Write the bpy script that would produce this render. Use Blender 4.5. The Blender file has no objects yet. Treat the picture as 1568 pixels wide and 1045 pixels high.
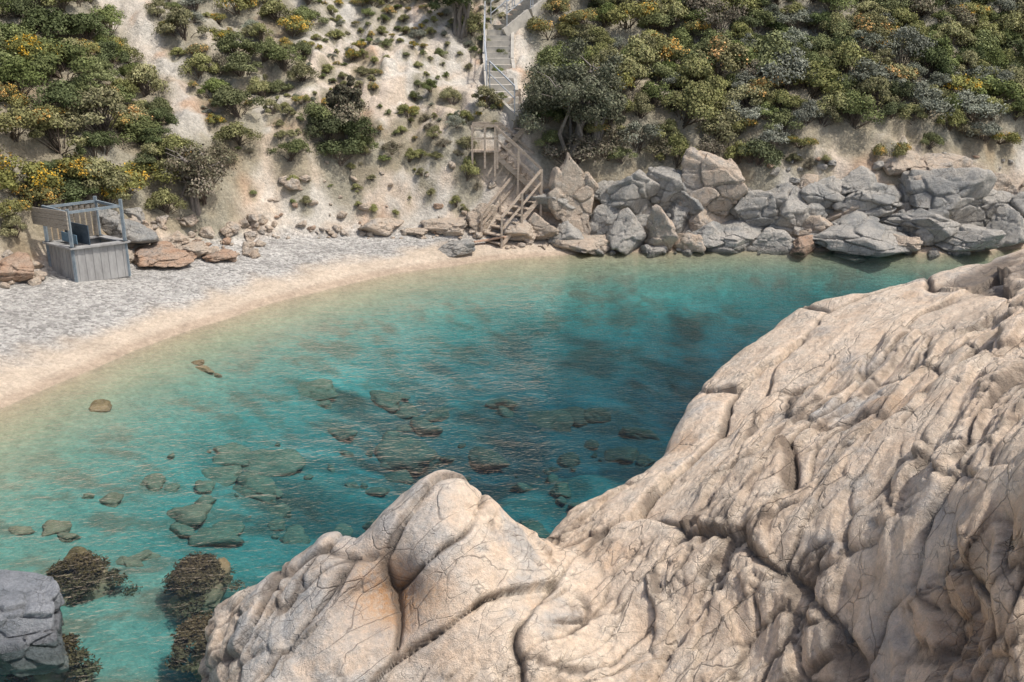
import bpy, bmesh, math, random, time
import numpy as np
from mathutils import Vector, Matrix
T0=time.time()
rng=np.random.default_rng(11)
scene=bpy.context.scene
scene.view_settings.view_transform='Standard'
scene.view_settings.look='None'
scene.view_settings.exposure=0

# ---------------------------------------------------------------- noise
def h3(ix,iy,iz,seed=0):
    n=(ix*374761393+iy*668265263+iz*1440662683+seed*974634777)&0xffffffff
    n=((n^(n>>13))*1274126177)&0xffffffff
    n=n^(n>>16)
    n=(n*2246822519)&0xffffffff
    n=n^(n>>15)
    return n/4294967295.0
def vnoise(P,seed=0):
    F=np.floor(P); I=F.astype(np.int64); f=P-F
    f=f*f*f*(f*(f*6-15)+10)
    x,y,z=f[:,0],f[:,1],f[:,2]
    r=0
    for dx in (0,1):
        wx=x if dx else 1-x
        for dy in (0,1):
            wy=y if dy else 1-y
            for dz in (0,1):
                wz=z if dz else 1-z
                r=r+wx*wy*wz*h3(I[:,0]+dx,I[:,1]+dy,I[:,2]+dz,seed)
    return r*2-1
_R=np.array([[0.00,0.80,0.60],[-0.80,0.36,-0.48],[-0.60,-0.48,0.64]])
def fbm(P,scale=1.0,octv=4,seed=0,gain=0.5,ridge=False):
    Q=np.asarray(P)*scale; a=1.0; s=0; t=0
    Q=Q@_R.T
    for o in range(octv):
        v=vnoise(Q,seed+o)
        if ridge: v=1-2*np.abs(v)
        s=s+a*v; t+=a; a*=gain; Q=(Q@_R.T)*2.03+7.1
    return s/t
def voro(P,seed=0,vec=False,pw=2):
    I=np.floor(P).astype(np.int64)
    f1=np.full(len(P),9.0); f2=np.full(len(P),9.0); cid=np.zeros(len(P)); dv=np.zeros((len(P),3))
    for dx in (-1,0,1):
        for dy in (-1,0,1):
            for dz in (-1,0,1):
                cx,cy,cz=I[:,0]+dx,I[:,1]+dy,I[:,2]+dz
                e=np.stack([P[:,0]-cx-h3(cx,cy,cz,seed+1)*.9,P[:,1]-cy-h3(cx,cy,cz,seed+2)*.9,P[:,2]-cz-h3(cx,cy,cz,seed+3)*.9],1)
                if pw==2: d=np.sqrt((e*e).sum(1))
                else: q=e*e; d=np.sqrt(np.sqrt((q*q).sum(1)))
                m=d<f1
                f2=np.where(m,f1,np.minimum(f2,d))
                cid=np.where(m,h3(cx,cy,cz,seed+4),cid)
                if vec: dv[m]=e[m]
                f1=np.where(m,d,f1)
    return (f1,f2,cid,dv) if vec else (f1,f2,cid)
def sstep(a,b,x):
    t=np.clip((x-a)/(b-a),0,1); return t*t*(3-2*t)

# ---------------------------------------------------------------- camera
CH=8.0; PIT=math.radians(18); FPX=1524.0
cam_d=bpy.data.cameras.new("camera"); cam=bpy.data.objects.new("camera",cam_d)
scene.collection.objects.link(cam); scene.camera=cam
cam.location=(0,0,CH); cam.rotation_euler=(math.radians(90)-PIT,0,0)
cam_d.lens=35; cam_d.sensor_width=36; cam_d.clip_end=2000; cam_d.clip_start=0.05
def ray(u,v):
    a=(u-784)/FPX; b=(522.5-v)/FPX
    return np.array([a, math.cos(PIT)+b*math.sin(PIT), -math.sin(PIT)+b*math.cos(PIT)])
def pix_at_z(u,v,z):     # image pixel projected through the camera to an assumed height
    d=ray(u,v); t=(z-CH)/d[2]; return np.array([d[0]*t,d[1]*t,z])

# ---------------------------------------------------------------- mesh helpers
def link(ob,parent=None):
    scene.collection.objects.link(ob)
    if parent: ob.parent=parent
    return ob
def mesh_arr(name,V,F,col=None,mat=None,smooth=True):
    me=bpy.data.meshes.new(name)
    V=np.asarray(V,dtype=np.float32); F=np.asarray(F,dtype=np.int32)
    k=F.shape[1]
    me.vertices.add(len(V)); me.vertices.foreach_set("co",V.ravel())
    me.loops.add(F.size); me.loops.foreach_set("vertex_index",F.ravel())
    me.polygons.add(len(F)); me.polygons.foreach_set("loop_start",np.arange(0,F.size,k,dtype=np.int32))
    me.update(calc_edges=True); me.validate()
    me.polygons.foreach_set("use_smooth",np.full(len(me.polygons),smooth))
    if col is not None:
        c=np.ones((len(V),4),dtype=np.float32); c[:,:col.shape[1]]=col
        a=me.color_attributes.new(name="Col",type='FLOAT_COLOR',domain='POINT')
        a.data.foreach_set("color",c.ravel())
    if mat: me.materials.append(mat)
    me.update()
    return me
def obj(name,me,parent=None,loc=None):
    o=bpy.data.objects.new(name,me); link(o,parent)
    if loc is not None: o.location=loc
    return o
def empty(name):
    o=bpy.data.objects.new(name,None); link(o); return o
def grid_faces(nx,ny):
    i=np.arange(nx-1)[None,:]+np.arange(ny-1)[:,None]*nx
    i=i.ravel()
    return np.stack([i,i+1,i+nx+1,i+nx],1)

# ---------------------------------------------------------------- node helpers
def newmat(name):
    m=bpy.data.materials.new(name); m.use_nodes=True; m.node_tree.nodes.clear(); return m
def N(nt,t,ins=None,**at):
    n=nt.nodes.new(t)
    for k,v in at.items(): setattr(n,k,v)
    for k,v in (ins or {}).items():
        s=n.inputs[k]
        if isinstance(v,bpy.types.NodeSocket): nt.links.new(v,s)
        else: s.default_value=v
    return n
def mix(nt,f,a,b,mode='MIX'):
    n=nt.nodes.new('ShaderNodeMix'); n.data_type='RGBA'; n.blend_type=mode
    for s,v in ((n.inputs[0],f),(n.inputs[6],a),(n.inputs[7],b)):
        if isinstance(v,bpy.types.NodeSocket): nt.links.new(v,s)
        else: s.default_value=v if not isinstance(v,tuple) or len(v)==4 else (*v,1)
    return n.outputs[2]
def mrange(nt,v,a,b,c,d):
    n=N(nt,'ShaderNodeMapRange',{'Value':v,'From Min':a,'From Max':b,'To Min':c,'To Max':d}); return n.outputs[0]
def noise(nt,vec,scale,detail=5,rough=.6,dist=0):
    return N(nt,'ShaderNodeTexNoise',{'Vector':vec,'Scale':scale,'Detail':detail,'Roughness':rough,'Distortion':dist}).outputs[0]
def math_(nt,op,a,b=0.0):
    n=nt.nodes.new('ShaderNodeMath'); n.operation=op
    for s,v in ((n.inputs[0],a),(n.inputs[1],b)):
        if isinstance(v,bpy.types.NodeSocket): nt.links.new(v,s)
        else: s.default_value=v
    return n.outputs[0]
def out(nt,sh):
    o=nt.nodes.new('ShaderNodeOutputMaterial'); nt.links.new(sh,o.inputs[0])
def pos(nt): return N(nt,'ShaderNodeNewGeometry').outputs['Position']
def grey3(nt,v): return N(nt,'ShaderNodeCombineColor',{0:v,1:v,2:v}).outputs[0]
def bsdf(nt,col,rough=.9,nrm=None,spec=.2):
    ins={'Base Color':col,'Roughness':rough,'Specular IOR Level':spec}
    if nrm is not None: ins['Normal']=nrm
    return N(nt,'ShaderNodeBsdfPrincipled',ins).outputs[0]
def bump(nt,h,strength,dist,nrm=None):
    ins={'Height':h,'Strength':strength,'Distance':dist}
    if nrm is not None: ins['Normal']=nrm
    return N(nt,'ShaderNodeBump',ins).outputs[0]
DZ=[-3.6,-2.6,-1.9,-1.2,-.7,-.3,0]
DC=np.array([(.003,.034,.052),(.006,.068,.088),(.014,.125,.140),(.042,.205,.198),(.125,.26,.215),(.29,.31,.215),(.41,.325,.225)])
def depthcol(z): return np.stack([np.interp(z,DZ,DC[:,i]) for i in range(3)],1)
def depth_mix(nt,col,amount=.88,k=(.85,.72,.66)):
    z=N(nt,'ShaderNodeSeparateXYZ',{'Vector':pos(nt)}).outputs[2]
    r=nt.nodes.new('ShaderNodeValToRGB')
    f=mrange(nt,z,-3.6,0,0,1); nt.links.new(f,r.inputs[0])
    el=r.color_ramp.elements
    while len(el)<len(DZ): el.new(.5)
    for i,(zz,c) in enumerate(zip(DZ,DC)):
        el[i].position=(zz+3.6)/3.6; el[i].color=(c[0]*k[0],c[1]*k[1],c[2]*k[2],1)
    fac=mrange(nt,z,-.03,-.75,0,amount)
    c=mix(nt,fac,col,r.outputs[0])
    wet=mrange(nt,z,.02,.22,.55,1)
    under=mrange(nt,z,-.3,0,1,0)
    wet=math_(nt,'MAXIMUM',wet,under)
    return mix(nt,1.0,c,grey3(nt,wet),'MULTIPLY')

# ---------------------------------------------------------------- materials
FA=np.array([.72,.62,.30]);FA/=np.linalg.norm(FA); FC=np.array([.25,-.62,.74]); FC-=FA*(FC@FA); FC/=np.linalg.norm(FC); FB=np.cross(FC,FA)
def dot(nt,v,a):
    n=nt.nodes.new('ShaderNodeVectorMath'); n.operation='DOT_PRODUCT'; nt.links.new(v,n.inputs[0]); n.inputs[1].default_value=tuple(a); return n.outputs['Value']
def m_rock(name,warm,cream,grey,greybias=.5,bs=.5,scale=1.0,attr=False):
    m=newmat(name); nt=m.node_tree; P=pos(nt)
    n1=noise(nt,P,.55*scale,6,.62); n2=noise(nt,P,2.3*scale,8,.68); n3=noise(nt,P,14*scale,6,.7); n4=noise(nt,P,60*scale,4,.7)
    c=mix(nt,mrange(nt,n2,.35,.65,0,1),(*warm,1),(*cream,1))
    g=math_(nt,'ADD',math_(nt,'MULTIPLY',n1,.65),math_(nt,'MULTIPLY',n2,.35))
    c=mix(nt,mrange(nt,g,.62-greybias*.25,.74-greybias*.25,0,.85),c,(*grey,1))
    wn=N(nt,'ShaderNodeTexNoise',{'Vector':P,'Scale':(.8 if attr else 1.3)*scale,'Detail':6.0,'Roughness':.6}).outputs[1]
    wp=mix(nt,.26 if attr else .16,P,wn,'ADD')
    cs_=.62
    if attr:
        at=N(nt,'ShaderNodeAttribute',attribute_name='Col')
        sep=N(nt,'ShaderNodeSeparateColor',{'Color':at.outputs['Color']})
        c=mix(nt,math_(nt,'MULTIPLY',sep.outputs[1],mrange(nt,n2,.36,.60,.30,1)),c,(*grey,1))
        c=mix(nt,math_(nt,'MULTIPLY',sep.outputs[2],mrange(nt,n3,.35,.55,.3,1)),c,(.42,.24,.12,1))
        c=mix(nt,mrange(nt,sep.outputs[0],0,1,0,.8),c,(.13,.105,.085,1))  # dark tint in cracks, painted occlusion as well as dirt
        A_,B_,C_=dot(nt,wp,FA),dot(nt,wp,FB),dot(nt,wp,FC)
        s=lambda v,k: math_(nt,'MULTIPLY',v,k)
        av=N(nt,'ShaderNodeCombineXYZ',{0:s(A_,.8),1:s(B_,2.8),2:s(C_,2.8)}).outputs[0]
        av2=N(nt,'ShaderNodeCombineXYZ',{0:s(A_,3.0),1:s(B_,8.0),2:s(C_,8.0)}).outputs[0]
        ve=N(nt,'ShaderNodeTexVoronoi',{'Vector':av,'Scale':1.0},feature='DISTANCE_TO_EDGE').outputs['Distance']
        ve2=N(nt,'ShaderNodeTexVoronoi',{'Vector':av2,'Scale':1.0},feature='DISTANCE_TO_EDGE').outputs['Distance']
        w1,w2=.020,.034; cs_=.58
    else:
        ve=N(nt,'ShaderNodeTexVoronoi',{'Vector':wp,'Scale':2.1*scale},feature='DISTANCE_TO_EDGE').outputs['Distance']
        ve2=N(nt,'ShaderNodeTexVoronoi',{'Vector':wp,'Scale':6.5*scale},feature='DISTANCE_TO_EDGE').outputs['Distance']
        w1,w2=.02,.03
    vv=math_(nt,'MULTIPLY',mrange(nt,n3,.3,.7,.78,1.18),mrange(nt,n4,.3,.7,.85,1.13))
    c=mix(nt,1.0,c,grey3(nt,vv),'MULTIPLY')
    msk=mrange(nt,noise(nt,P,.8*scale,5),.46,.55,0,1)
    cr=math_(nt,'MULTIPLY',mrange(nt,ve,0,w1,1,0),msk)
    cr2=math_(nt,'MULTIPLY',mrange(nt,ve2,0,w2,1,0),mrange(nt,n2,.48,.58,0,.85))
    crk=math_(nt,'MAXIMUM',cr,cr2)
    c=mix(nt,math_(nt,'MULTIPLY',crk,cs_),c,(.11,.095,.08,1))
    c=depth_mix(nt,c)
    hgt=math_(nt,'SUBTRACT',math_(nt,'ADD',math_(nt,'MULTIPLY',n2,.9),math_(nt,'ADD',math_(nt,'MULTIPLY',n3,.38),math_(nt,'MULTIPLY',n4,.13))),math_(nt,'MULTIPLY',crk,.24))
    out(nt,bsdf(nt,c,.88,bump(nt,hgt,bs,.25/scale)))
    return m
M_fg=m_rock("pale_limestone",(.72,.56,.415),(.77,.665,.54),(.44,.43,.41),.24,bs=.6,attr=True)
M_bl=m_rock("grey_limestone",(.44,.41,.36),(.55,.52,.465),(.29,.295,.285),.60,bs=.85,scale=1.2)
M_bd=m_rock("blue_grey_limestone",(.31,.325,.345),(.39,.405,.425),(.23,.25,.27),.7,bs=.9,scale=1.8)
M_bw=m_rock("warm_boulder_rock",(.53,.42,.32),(.57,.50,.41),(.38,.36,.335),.40,bs=.8,scale=1.2)
M_br=m_rock("rusty_rock",(.43,.28,.19),(.50,.39,.30),(.33,.30,.27),.35,bs=.8,scale=1.2)

def m_sub():
    m=newmat("submerged_rock"); nt=m.node_tree; P=pos(nt)
    n2=noise(nt,P,3,6,.65); n3=noise(nt,P,14,4,.65)
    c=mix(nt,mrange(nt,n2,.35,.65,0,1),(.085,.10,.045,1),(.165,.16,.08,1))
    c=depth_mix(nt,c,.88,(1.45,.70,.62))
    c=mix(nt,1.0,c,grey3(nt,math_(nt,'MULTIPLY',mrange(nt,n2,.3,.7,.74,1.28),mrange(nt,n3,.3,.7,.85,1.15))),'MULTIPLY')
    out(nt,bsdf(nt,c,1.0,None,0)); return m
M_sea=m_sub()

def m_ground():
    m=newmat("ground_soil_sand"); nt=m.node_tree; P=pos(nt)
    at=N(nt,'ShaderNodeAttribute',attribute_name='Col'); c=at.outputs['Color']; peb=at.outputs['Alpha']
    n1=noise(nt,P,1.3,6,.65); n2=noise(nt,P,7,6,.7); n3=noise(nt,P,35,4,.7)
    v=math_(nt,'MULTIPLY',mrange(nt,n1,.3,.7,.86,1.12),math_(nt,'MULTIPLY',mrange(nt,n2,.3,.7,.82,1.17),mrange(nt,n3,.3,.7,.86,1.14)))
    c=mix(nt,1.0,c,grey3(nt,v),'MULTIPLY')
    vo=N(nt,'ShaderNodeTexVoronoi',{'Vector':P,'Scale':12.0})
    pc=N(nt,'ShaderNodeSeparateColor',{'Color':vo.outputs['Color']}).outputs[0]
    pv=mrange(nt,pc,0,1,.62,1.32)
    c2=mix(nt,1.0,c,grey3(nt,pv),'MULTIPLY')
    c=mix(nt,peb,c,c2)
    z=N(nt,'ShaderNodeSeparateXYZ',{'Vector':P}).outputs[2]
    land=mrange(nt,z,-.3,.3,.10,1)
    h=math_(nt,'ADD',math_(nt,'MULTIPLY',n1,1.0),math_(nt,'ADD',math_(nt,'MULTIPLY',n2,.42),math_(nt,'MULTIPLY',n3,.07)))
    h=math_(nt,'MULTIPLY',h,land)
    hp=math_(nt,'MULTIPLY',vo.outputs['Distance'],math_(nt,'MULTIPLY',peb,-.30))
    h=math_(nt,'ADD',h,hp)
    out(nt,bsdf(nt,c,.95,bump(nt,h,.7,.2),.1))
    return m
M_gr=m_ground()

def m_water():
    m=newmat("sea_water"); nt=m.node_tree; P=pos(nt)
    mp=N(nt,'ShaderNodeMapping',{'Vector':P,'Scale':(.55,1.2,1),'Rotation':(0,0,.12)}).outputs[0]
    mp2=N(nt,'ShaderNodeMapping',{'Vector':P,'Scale':(.75,1.2,1),'Rotation':(0,0,-.45)}).outputs[0]
    a=noise(nt,mp,1.3,2,.5,.3); b=noise(nt,mp2,4.2,3,.6,.5); c=noise(nt,mp2,13,2,.5)
    amp=mrange(nt,noise(nt,P,.22,2),.35,.65,.6,1.3)
    h=math_(nt,'ADD',math_(nt,'MULTIPLY',a,.34),math_(nt,'ADD',math_(nt,'MULTIPLY',b,.34),math_(nt,'MULTIPLY',c,.16)))
    h=math_(nt,'MULTIPLY',h,amp)
    bn=bump(nt,h,.50,.30)
    fr=N(nt,'ShaderNodeFresnel',{'IOR':1.33,'Normal':bn}).outputs[0]
    tr=N(nt,'ShaderNodeBsdfTransparent',{'Color':(.92,.975,.98,1)}).outputs[0]
    gl=N(nt,'ShaderNodeBsdfGlossy',{'Color':(1,1,1,1),'Roughness':.06,'Normal':bn}).outputs[0]
    mx=N(nt,'ShaderNodeMixShader',{0:fr,1:tr,2:gl}).outputs[0]
    out(nt,mx); return m
M_wa=m_water()

def m_leaf(name):
    m=newmat(name); nt=m.node_tree
    at=N(nt,'ShaderNodeAttribute',attribute_name='Col').outputs['Color']
    r=N(nt,'ShaderNodeObjectInfo').outputs['Random']
    hs=N(nt,'ShaderNodeHueSaturation',{'Hue':mrange(nt,r,0,1,.484,.506),'Saturation':mrange(nt,r,0,1,.76,.98),'Value':mrange(nt,math_(nt,'FRACT',math_(nt,'MULTIPLY',r,7.3)),0,1,1.12,1.85),'Color':at}).outputs[0]
    out(nt,N(nt,'ShaderNodeBsdfDiffuse',{'Color':hs}).outputs[0]); return m
M_leaf=m_leaf("foliage")
def m_simple(name,c1,c2,scale,stretch=(1,1,1),rough=.8,bs=.3):
    m=newmat(name); nt=m.node_tree
    tc=N(nt,'ShaderNodeNewGeometry').outputs['Position']
    mp=N(nt,'ShaderNodeMapping',{'Vector':tc,'Scale':stretch}).outputs[0]
    n=noise(nt,mp,scale,6,.65)
    c=mix(nt,mrange(nt,n,.35,.65,0,1),(*c1,1),(*c2,1))
    out(nt,bsdf(nt,c,rough,bump(nt,n,bs,.03))); return m
M_wood=m_simple("weathered_wood",(.34,.27,.20),(.52,.44,.36),9,(1,1,3))
M_bark=m_simple("grey_bark",(.16,.14,.12),(.28,.25,.22),8,(2,2,.6))
M_conc=m_simple("old_concrete",(.38,.36,.32),(.52,.49,.43),4)
M_steel=m_simple("galvanised_steel",(.34,.37,.40),(.46,.49,.52),12,rough=.5)
M_pan=m_simple("grey_panel",(.27,.265,.255),(.40,.395,.38),5,(1,1,.3))
M_bluew=m_simple("blue_grey_wood",(.16,.20,.23),(.27,.31,.33),7)
M_plk=m_simple("old_planks",(.24,.21,.17),(.42,.38,.32),10,(1,1,5))
M_dark=m_simple("dark_board",(.05,.07,.09),(.10,.13,.16),5)
M_roof=m_simple("board_blue",(.12,.20,.27),(.18,.27,.34),5)

# ---------------------------------------------------------------- terrain
SH=np.array([(-200,-260),(-60,-55),(-24,0),(-16.5,9),(-12.9,16.3),(-11.0,19.9),(-9.6,23.7),(-7.3,27.95),(-3.9,31.7),(-.9,33.6),(2.7,34.75),(9.35,35.3),(15.7,34.7),(19,35.8),(34,38),(90,30),(260,-60)])
FT=np.array([(-220,-240),(-70,-30),(-34,6),(-20,18),(-15,25.2),(-12.4,28.6),(-10.2,31.2),(-7.8,33.4),(-4.2,34.8),(-1,35.5),(2,35.7),(5,35.9),(9.4,36.2),(15.7,35.7),(19.5,37.2),(36,41),(95,34),(270,-40)])
def sdist(x,y,poly):
    d=np.full(x.shape,1e9)
    for (ax,ay),(bx,by) in zip(poly[:-1],poly[1:]):
        ex,ey=bx-ax,by-ay
        t=np.clip(((x-ax)*ex+(y-ay)*ey)/(ex*ex+ey*ey),0,1)
        d=np.minimum(d,np.hypot(x-ax-t*ex,y-ay-t*ey))
    s=np.where(y>np.interp(x,poly[:,0],poly[:,1]),1,-1)
    return d*s
def gauss(x,y,cx,cy,sx,sy): return np.exp(-((x-cx)/sx)**2-((y-cy)/sy)**2)
def terrain(x,y):
    P=np.stack([x,y,np.zeros_like(x)],1)
    d1=sdist(x,y,SH)+fbm(P,.6,3,15)*.12
    d2=sdist(x,y,FT)+fbm(P,.5,4,9)*.6
    beach=1.6*(1-np.exp(-.2*np.maximum(d1,0)))
    d=np.maximum(-d1,0)
    D=2.75*(1-np.exp(-.14*d))
    D=D+1.2*gauss(x,y,6,27,9,7)*sstep(0,4,d)-1.35*gauss(x,y,-6.5,10,5.0,5.5)-.6*gauss(x,y,1.6,20.8,2.6,1.5)
    D=D+.5*gauss(x,y,-1,22.5,5,1.8)*sstep(3,6,d)
    D=D+.9*sstep(0,2,d)*sstep(3,9,x)
    D=D+sstep(3,8,d)*fbm(P,.35,4,21)*.6
    D=np.maximum(D,.14*np.minimum(d,6))+ .03*fbm(P,1.2,3,22)*sstep(0,1,d)
    D=D+ sstep(60,250,d)*15
    hp=np.interp(d2,[0,.5,1.3,2.6,4.2,7,12,20,35,60,140,400],[0,.35,1.6,3.3,4.1,5.7,9.5,15.5,24,33,42,55])
    Pg=np.stack([x*1.0,y*.35,hp*.3],1)
    rid=fbm(Pg,.55,5,31,ridge=True)
    amp=sstep(.3,2.5,d2)
    hp=hp+amp*(rid*.6+fbm(P,1.6,5,33,.6)*.40)
    kk=hp/.9+fbm(P,.5,3,36)*1.2; fk=kk-np.floor(kk); hp=hp+amp*(1-sstep(5,8,d2))*(sstep(.25,.75,fk)-fk)*.45
    gx=np.interp(y,[30,36,42,52,70],[-11.5,-13.2,-16.6,-22.5,-32])
    hp=hp-amp*.7*np.exp(-((x-gx)/.9)**2)
    hp=np.where(d2>0,hp,0)
    z=np.where(d1>0,beach,-D)+np.maximum(hp,0)
    return z,d1,d2,rid
def axis(lo,hi,step,LO,HI,g=1.12):
    a=list(np.arange(lo,hi,step)); s=step; v=a[-1]
    while v<HI: s*=g; v+=s; a.append(v)
    s=step; v=a[0]; b=[]
    while v>LO: s*=g; v-=s; b.append(v)
    return np.array(b[::-1]+a)
gxs=axis(-24,24,.13,-420,420); gys=axis(7,57,.13,-420,420)
GX,GY=np.meshgrid(gxs,gys)
tz,td1,td2,trid=terrain(GX.ravel(),GY.ravel())
TZ=tz.reshape(GX.shape)
def H(x,y):
    i=int(np.clip(np.searchsorted(gxs,x)-1,0,len(gxs)-2)); j=int(np.clip(np.searchsorted(gys,y)-1,0,len(gys)-2))
    a=(x-gxs[i])/(gxs[i+1]-gxs[i]); b=(y-gys[j])/(gys[j+1]-gys[j])
    return (TZ[j,i]*(1-a)+TZ[j,i+1]*a)*(1-b)+(TZ[j+1,i]*(1-a)+TZ[j+1,i+1]*a)*b
def hit(u,v):
    d=ray(u,v); t=9.0
    while t<110:
        if CH+d[2]*t<=H(d[0]*t,d[1]*t): break
        t+=.25
    lo,hi=t-.25,t
    for _ in range(10):
        m=(lo+hi)/2
        if CH+d[2]*m<=H(d[0]*m,d[1]*m): hi=m
        else: lo=m
    return Vector((d[0]*hi,d[1]*hi,H(d[0]*hi,d[1]*hi))),hi

# ---------------------------------------------------------------- shrubs
def leaf_quads(C,Nn,L,W,r):
    n=len(C); t=r.normal(size=(n,3)); t-=Nn*(t*Nn).sum(1,keepdims=True); t/=np.linalg.norm(t,axis=1,keepdims=True)+1e-9
    b=np.cross(Nn,t); L=L[:,None]; W=W[:,None]
    V=np.stack([C+t*L,C+b*W,C-t*L,C-b*W],1).reshape(-1,3)
    F=np.arange(4*n).reshape(-1,4)
    return V,F
def tube(p,rad,seg=6):
    V=[];F=[]
    p=[np.array(q,float) for q in p]
    for i,q in enumerate(p):
        d=(p[min(i+1,len(p)-1)]-p[max(i-1,0)]); d/=np.linalg.norm(d)+1e-9
        a=np.cross(d,[.3,.9,.2]); a/=np.linalg.norm(a); b=np.cross(d,a)
        for k in range(seg):
            an=2*math.pi*k/seg; V.append(q+rad[i]*(a*math.cos(an)+b*math.sin(an)))
    for i in range(len(p)-1):
        for k in range(seg):
            F.append((i*seg+k,i*seg+(k+1)%seg,(i+1)*seg+(k+1)%seg,(i+1)*seg+k))
    return np.array(V),np.array(F)
def shrub_mesh(name,seed,cols,flower=None,ff=0,n=4800,hgt=.85,nl=15,ls=.038,loose=.16,twig=(.10,.08,.06),lift=0.0):
    r=np.random.default_rng(seed)
    lob=[]
    for i in range(nl):
        a=r.uniform(0,2*math.pi); d=math.sqrt(r.uniform(0,1))*.74
        rr=r.uniform(.18,.38)
        lob.append((d*math.cos(a),d*math.sin(a),lift+(hgt-rr*.7)*(1-d*d*.95)*r.uniform(.55,1.1),rr))
    C=[];Nn=[];K=[];S=[]
    per=n//nl
    for k,(x,y,z,rr) in enumerate(lob):
        D=r.normal(size=(per,3)); D/=np.linalg.norm(D,axis=1,keepdims=True)
        D[:,2]=np.where(D[:,2]<-.3,-D[:,2],D[:,2])
        rad=rr*(1+r.normal(size=per)*loose-.12*(r.random(per)**2)*3)
        rad*=1+.3*fbm(D+k*5.0,2.6,3,seed)
        p=np.array([x,y,z])+D*rad[:,None]*np.array([1,1,.9])
        C.append(p); Nn.append(D*1.1+r.normal(size=(per,3))*.5); K.append(np.full(per,r.uniform(.78,1.22))); S.append(r.random(per))
    C=np.concatenate(C);Nn=np.concatenate(Nn);K=np.concatenate(K);S=np.concatenate(S)
    Nn/=np.linalg.norm(Nn,axis=1,keepdims=True)
    ok=C[:,2]>-.1; C,Nn,K,S=C[ok],Nn[ok],K[ok],S[ok]
    cols=np.array(cols); ci=r.integers(0,len(cols),len(C))
    col=cols[ci]*(K*(.7+.6*S))[:,None]
    if flower is not None:
        fm=(fbm(C,3.2,2,seed+3)>.28-ff)&(C[:,2]>.3*hgt)&(r.random(len(C))<.55)
        col[fm]=np.array(flower)*(.7+.6*S[fm])[:,None]
    L=ls*r.uniform(.6,1.4,len(C)); V,F=leaf_quads(C,Nn,L,L*.6,r)
    col4=np.repeat(col,4,0)
    Vs=[V];Fs=[F];Cs=[col4]; off=len(V)
    for (x,y,z,rr) in lob:
        for q in range(2):
            e=np.array([x,y,z])+r.normal(size=3)*rr*.4
            tv,tf=tube([(r.normal()*.06,r.normal()*.06,-.15),e*.5+r.normal(size=3)*.05,e],[.022,.014,.006],4)
            Vs.append(tv);Fs.append(tf+off);off+=len(tv);Cs.append(np.tile(np.array(twig),(len(tv),1)))
    return mesh_arr(name,np.concatenate(Vs),np.concatenate(Fs),np.concatenate(Cs),M_leaf,False)
TY={
 'D':[(.072,.090,.036),(.088,.105,.043),(.062,.076,.031)],
 'G':[(.12,.140,.048),(.14,.160,.056),(.10,.120,.042)],
 'O':[(.185,.185,.068),(.16,.165,.062),(.21,.20,.083)],
 'Y':[(.15,.148,.05),(.17,.163,.054)],
 'S':[(.165,.175,.13),(.145,.155,.11),(.19,.20,.15)],
 'B':[(.18,.15,.10),(.145,.13,.08),(.15,.145,.085)],
}
SM={}
sd=100
for k,c in TY.items():
    SM[k]=[]
    for j in range(3):
        sd+=1
        kw={}
        if k=='Y': kw=dict(flower=(.46,.27,.03),ff=.03+.12*j)
        if k=='B': kw=dict(n=3400,loose=.3)
        if k=='S': kw=dict(n=4200,ls=.034)
        SM[k].append(shrub_mesh("shrub_"+k,sd,c,hgt=[.9,1.05,1.2][j],**kw))
shrubs=empty("hillside_shrubs")
placed=[]
R=random.Random(5)
def put_shrub(p,r,k,zs=1.0,sink=.1):
    o=bpy.data.objects.new("shrub",R.choice(SM[k])); link(o,shrubs)
    o.location=(p[0],p[1],p[2]-sink*r); o.rotation_euler=(R.uniform(-.15,.15),R.uniform(-.15,.15),R.uniform(0,6.28))
    o.scale=(r*R.uniform(.9,1.2),r*R.uniform(.9,1.2),r*zs*R.uniform(.8,1.2))
    placed.append((p[0],p[1],r))
def pick(w):
    ks=list(w); return R.choices(ks,[w[k] for k in ks])[0]
def scatter(u0,u1,v0,v1,n,r0,r1,w,cond=None,sep=.55,tries=12,clump=None):
    for _ in range(n):
        for t in range(tries):
            u=R.uniform(u0,u1); v=R.uniform(v0,v1)
            if cond and not cond(u,v): continue
            p,tt=hit(u,v)
            if tt>100: continue
            if clump is not None:
                q=float(fbm(np.array([[p[0],p[1],0.]]),.45,3,77)[0])
                if q<clump+R.uniform(-.25,.25): continue
            r=r0+(r1-r0)*R.random()**1.5
            if all((p[0]-a)**2+(p[1]-b)**2>(sep*(r+c))**2 for a,b,c in placed):
                put_shrub(p,r,pick(w)); break
gul=lambda v:165+.63*v
def lc(u,v):
    if v<190: return u<gul(v)-28
    return u<245 and v<330-abs(u-110)*.25 and not(20<u<200 and v>318)
scatter(-220,280,-90,335,300,.60,1.40,{'D':.25,'G':.27,'Y':.31,'O':.17},lc,.37,14)
scatter(250,480,85,210,42,.55,1.05,{'G':.38,'O':.32,'Y':.15,'B':.15},lambda u,v:u>gul(v)+62 and v<110+(480-u)*.45+10,.48)
scatter(230,480,-60,90,75,.4,.95,{'Y':.42,'O':.34,'G':.16,'S':.08},lambda u,v:u>gul(v)+50,.58)
scatter(170,770,-60,215,280,.14,.42,{'O':.35,'G':.23,'Y':.27,'S':.15},lambda u,v:u>gul(v)+40,.65,12,-.15)
scatter(560,700,-60,60,28,.5,.9,{'O':.3,'G':.3,'Y':.3,'B':.1},None,.5)
scatter(640,762,-90,55,55,.7,1.2,{'G':.45,'D':.35,'O':.2},lambda u,v:v<55 and not(u>740 and v>20),.38)
scatter(610,720,185,245,14,.25,.55,{'O':.6,'B':.4})
scatter(360,740,215,330,24,.10,.30,{'O':.6,'B':.2,'G':.2})
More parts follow.
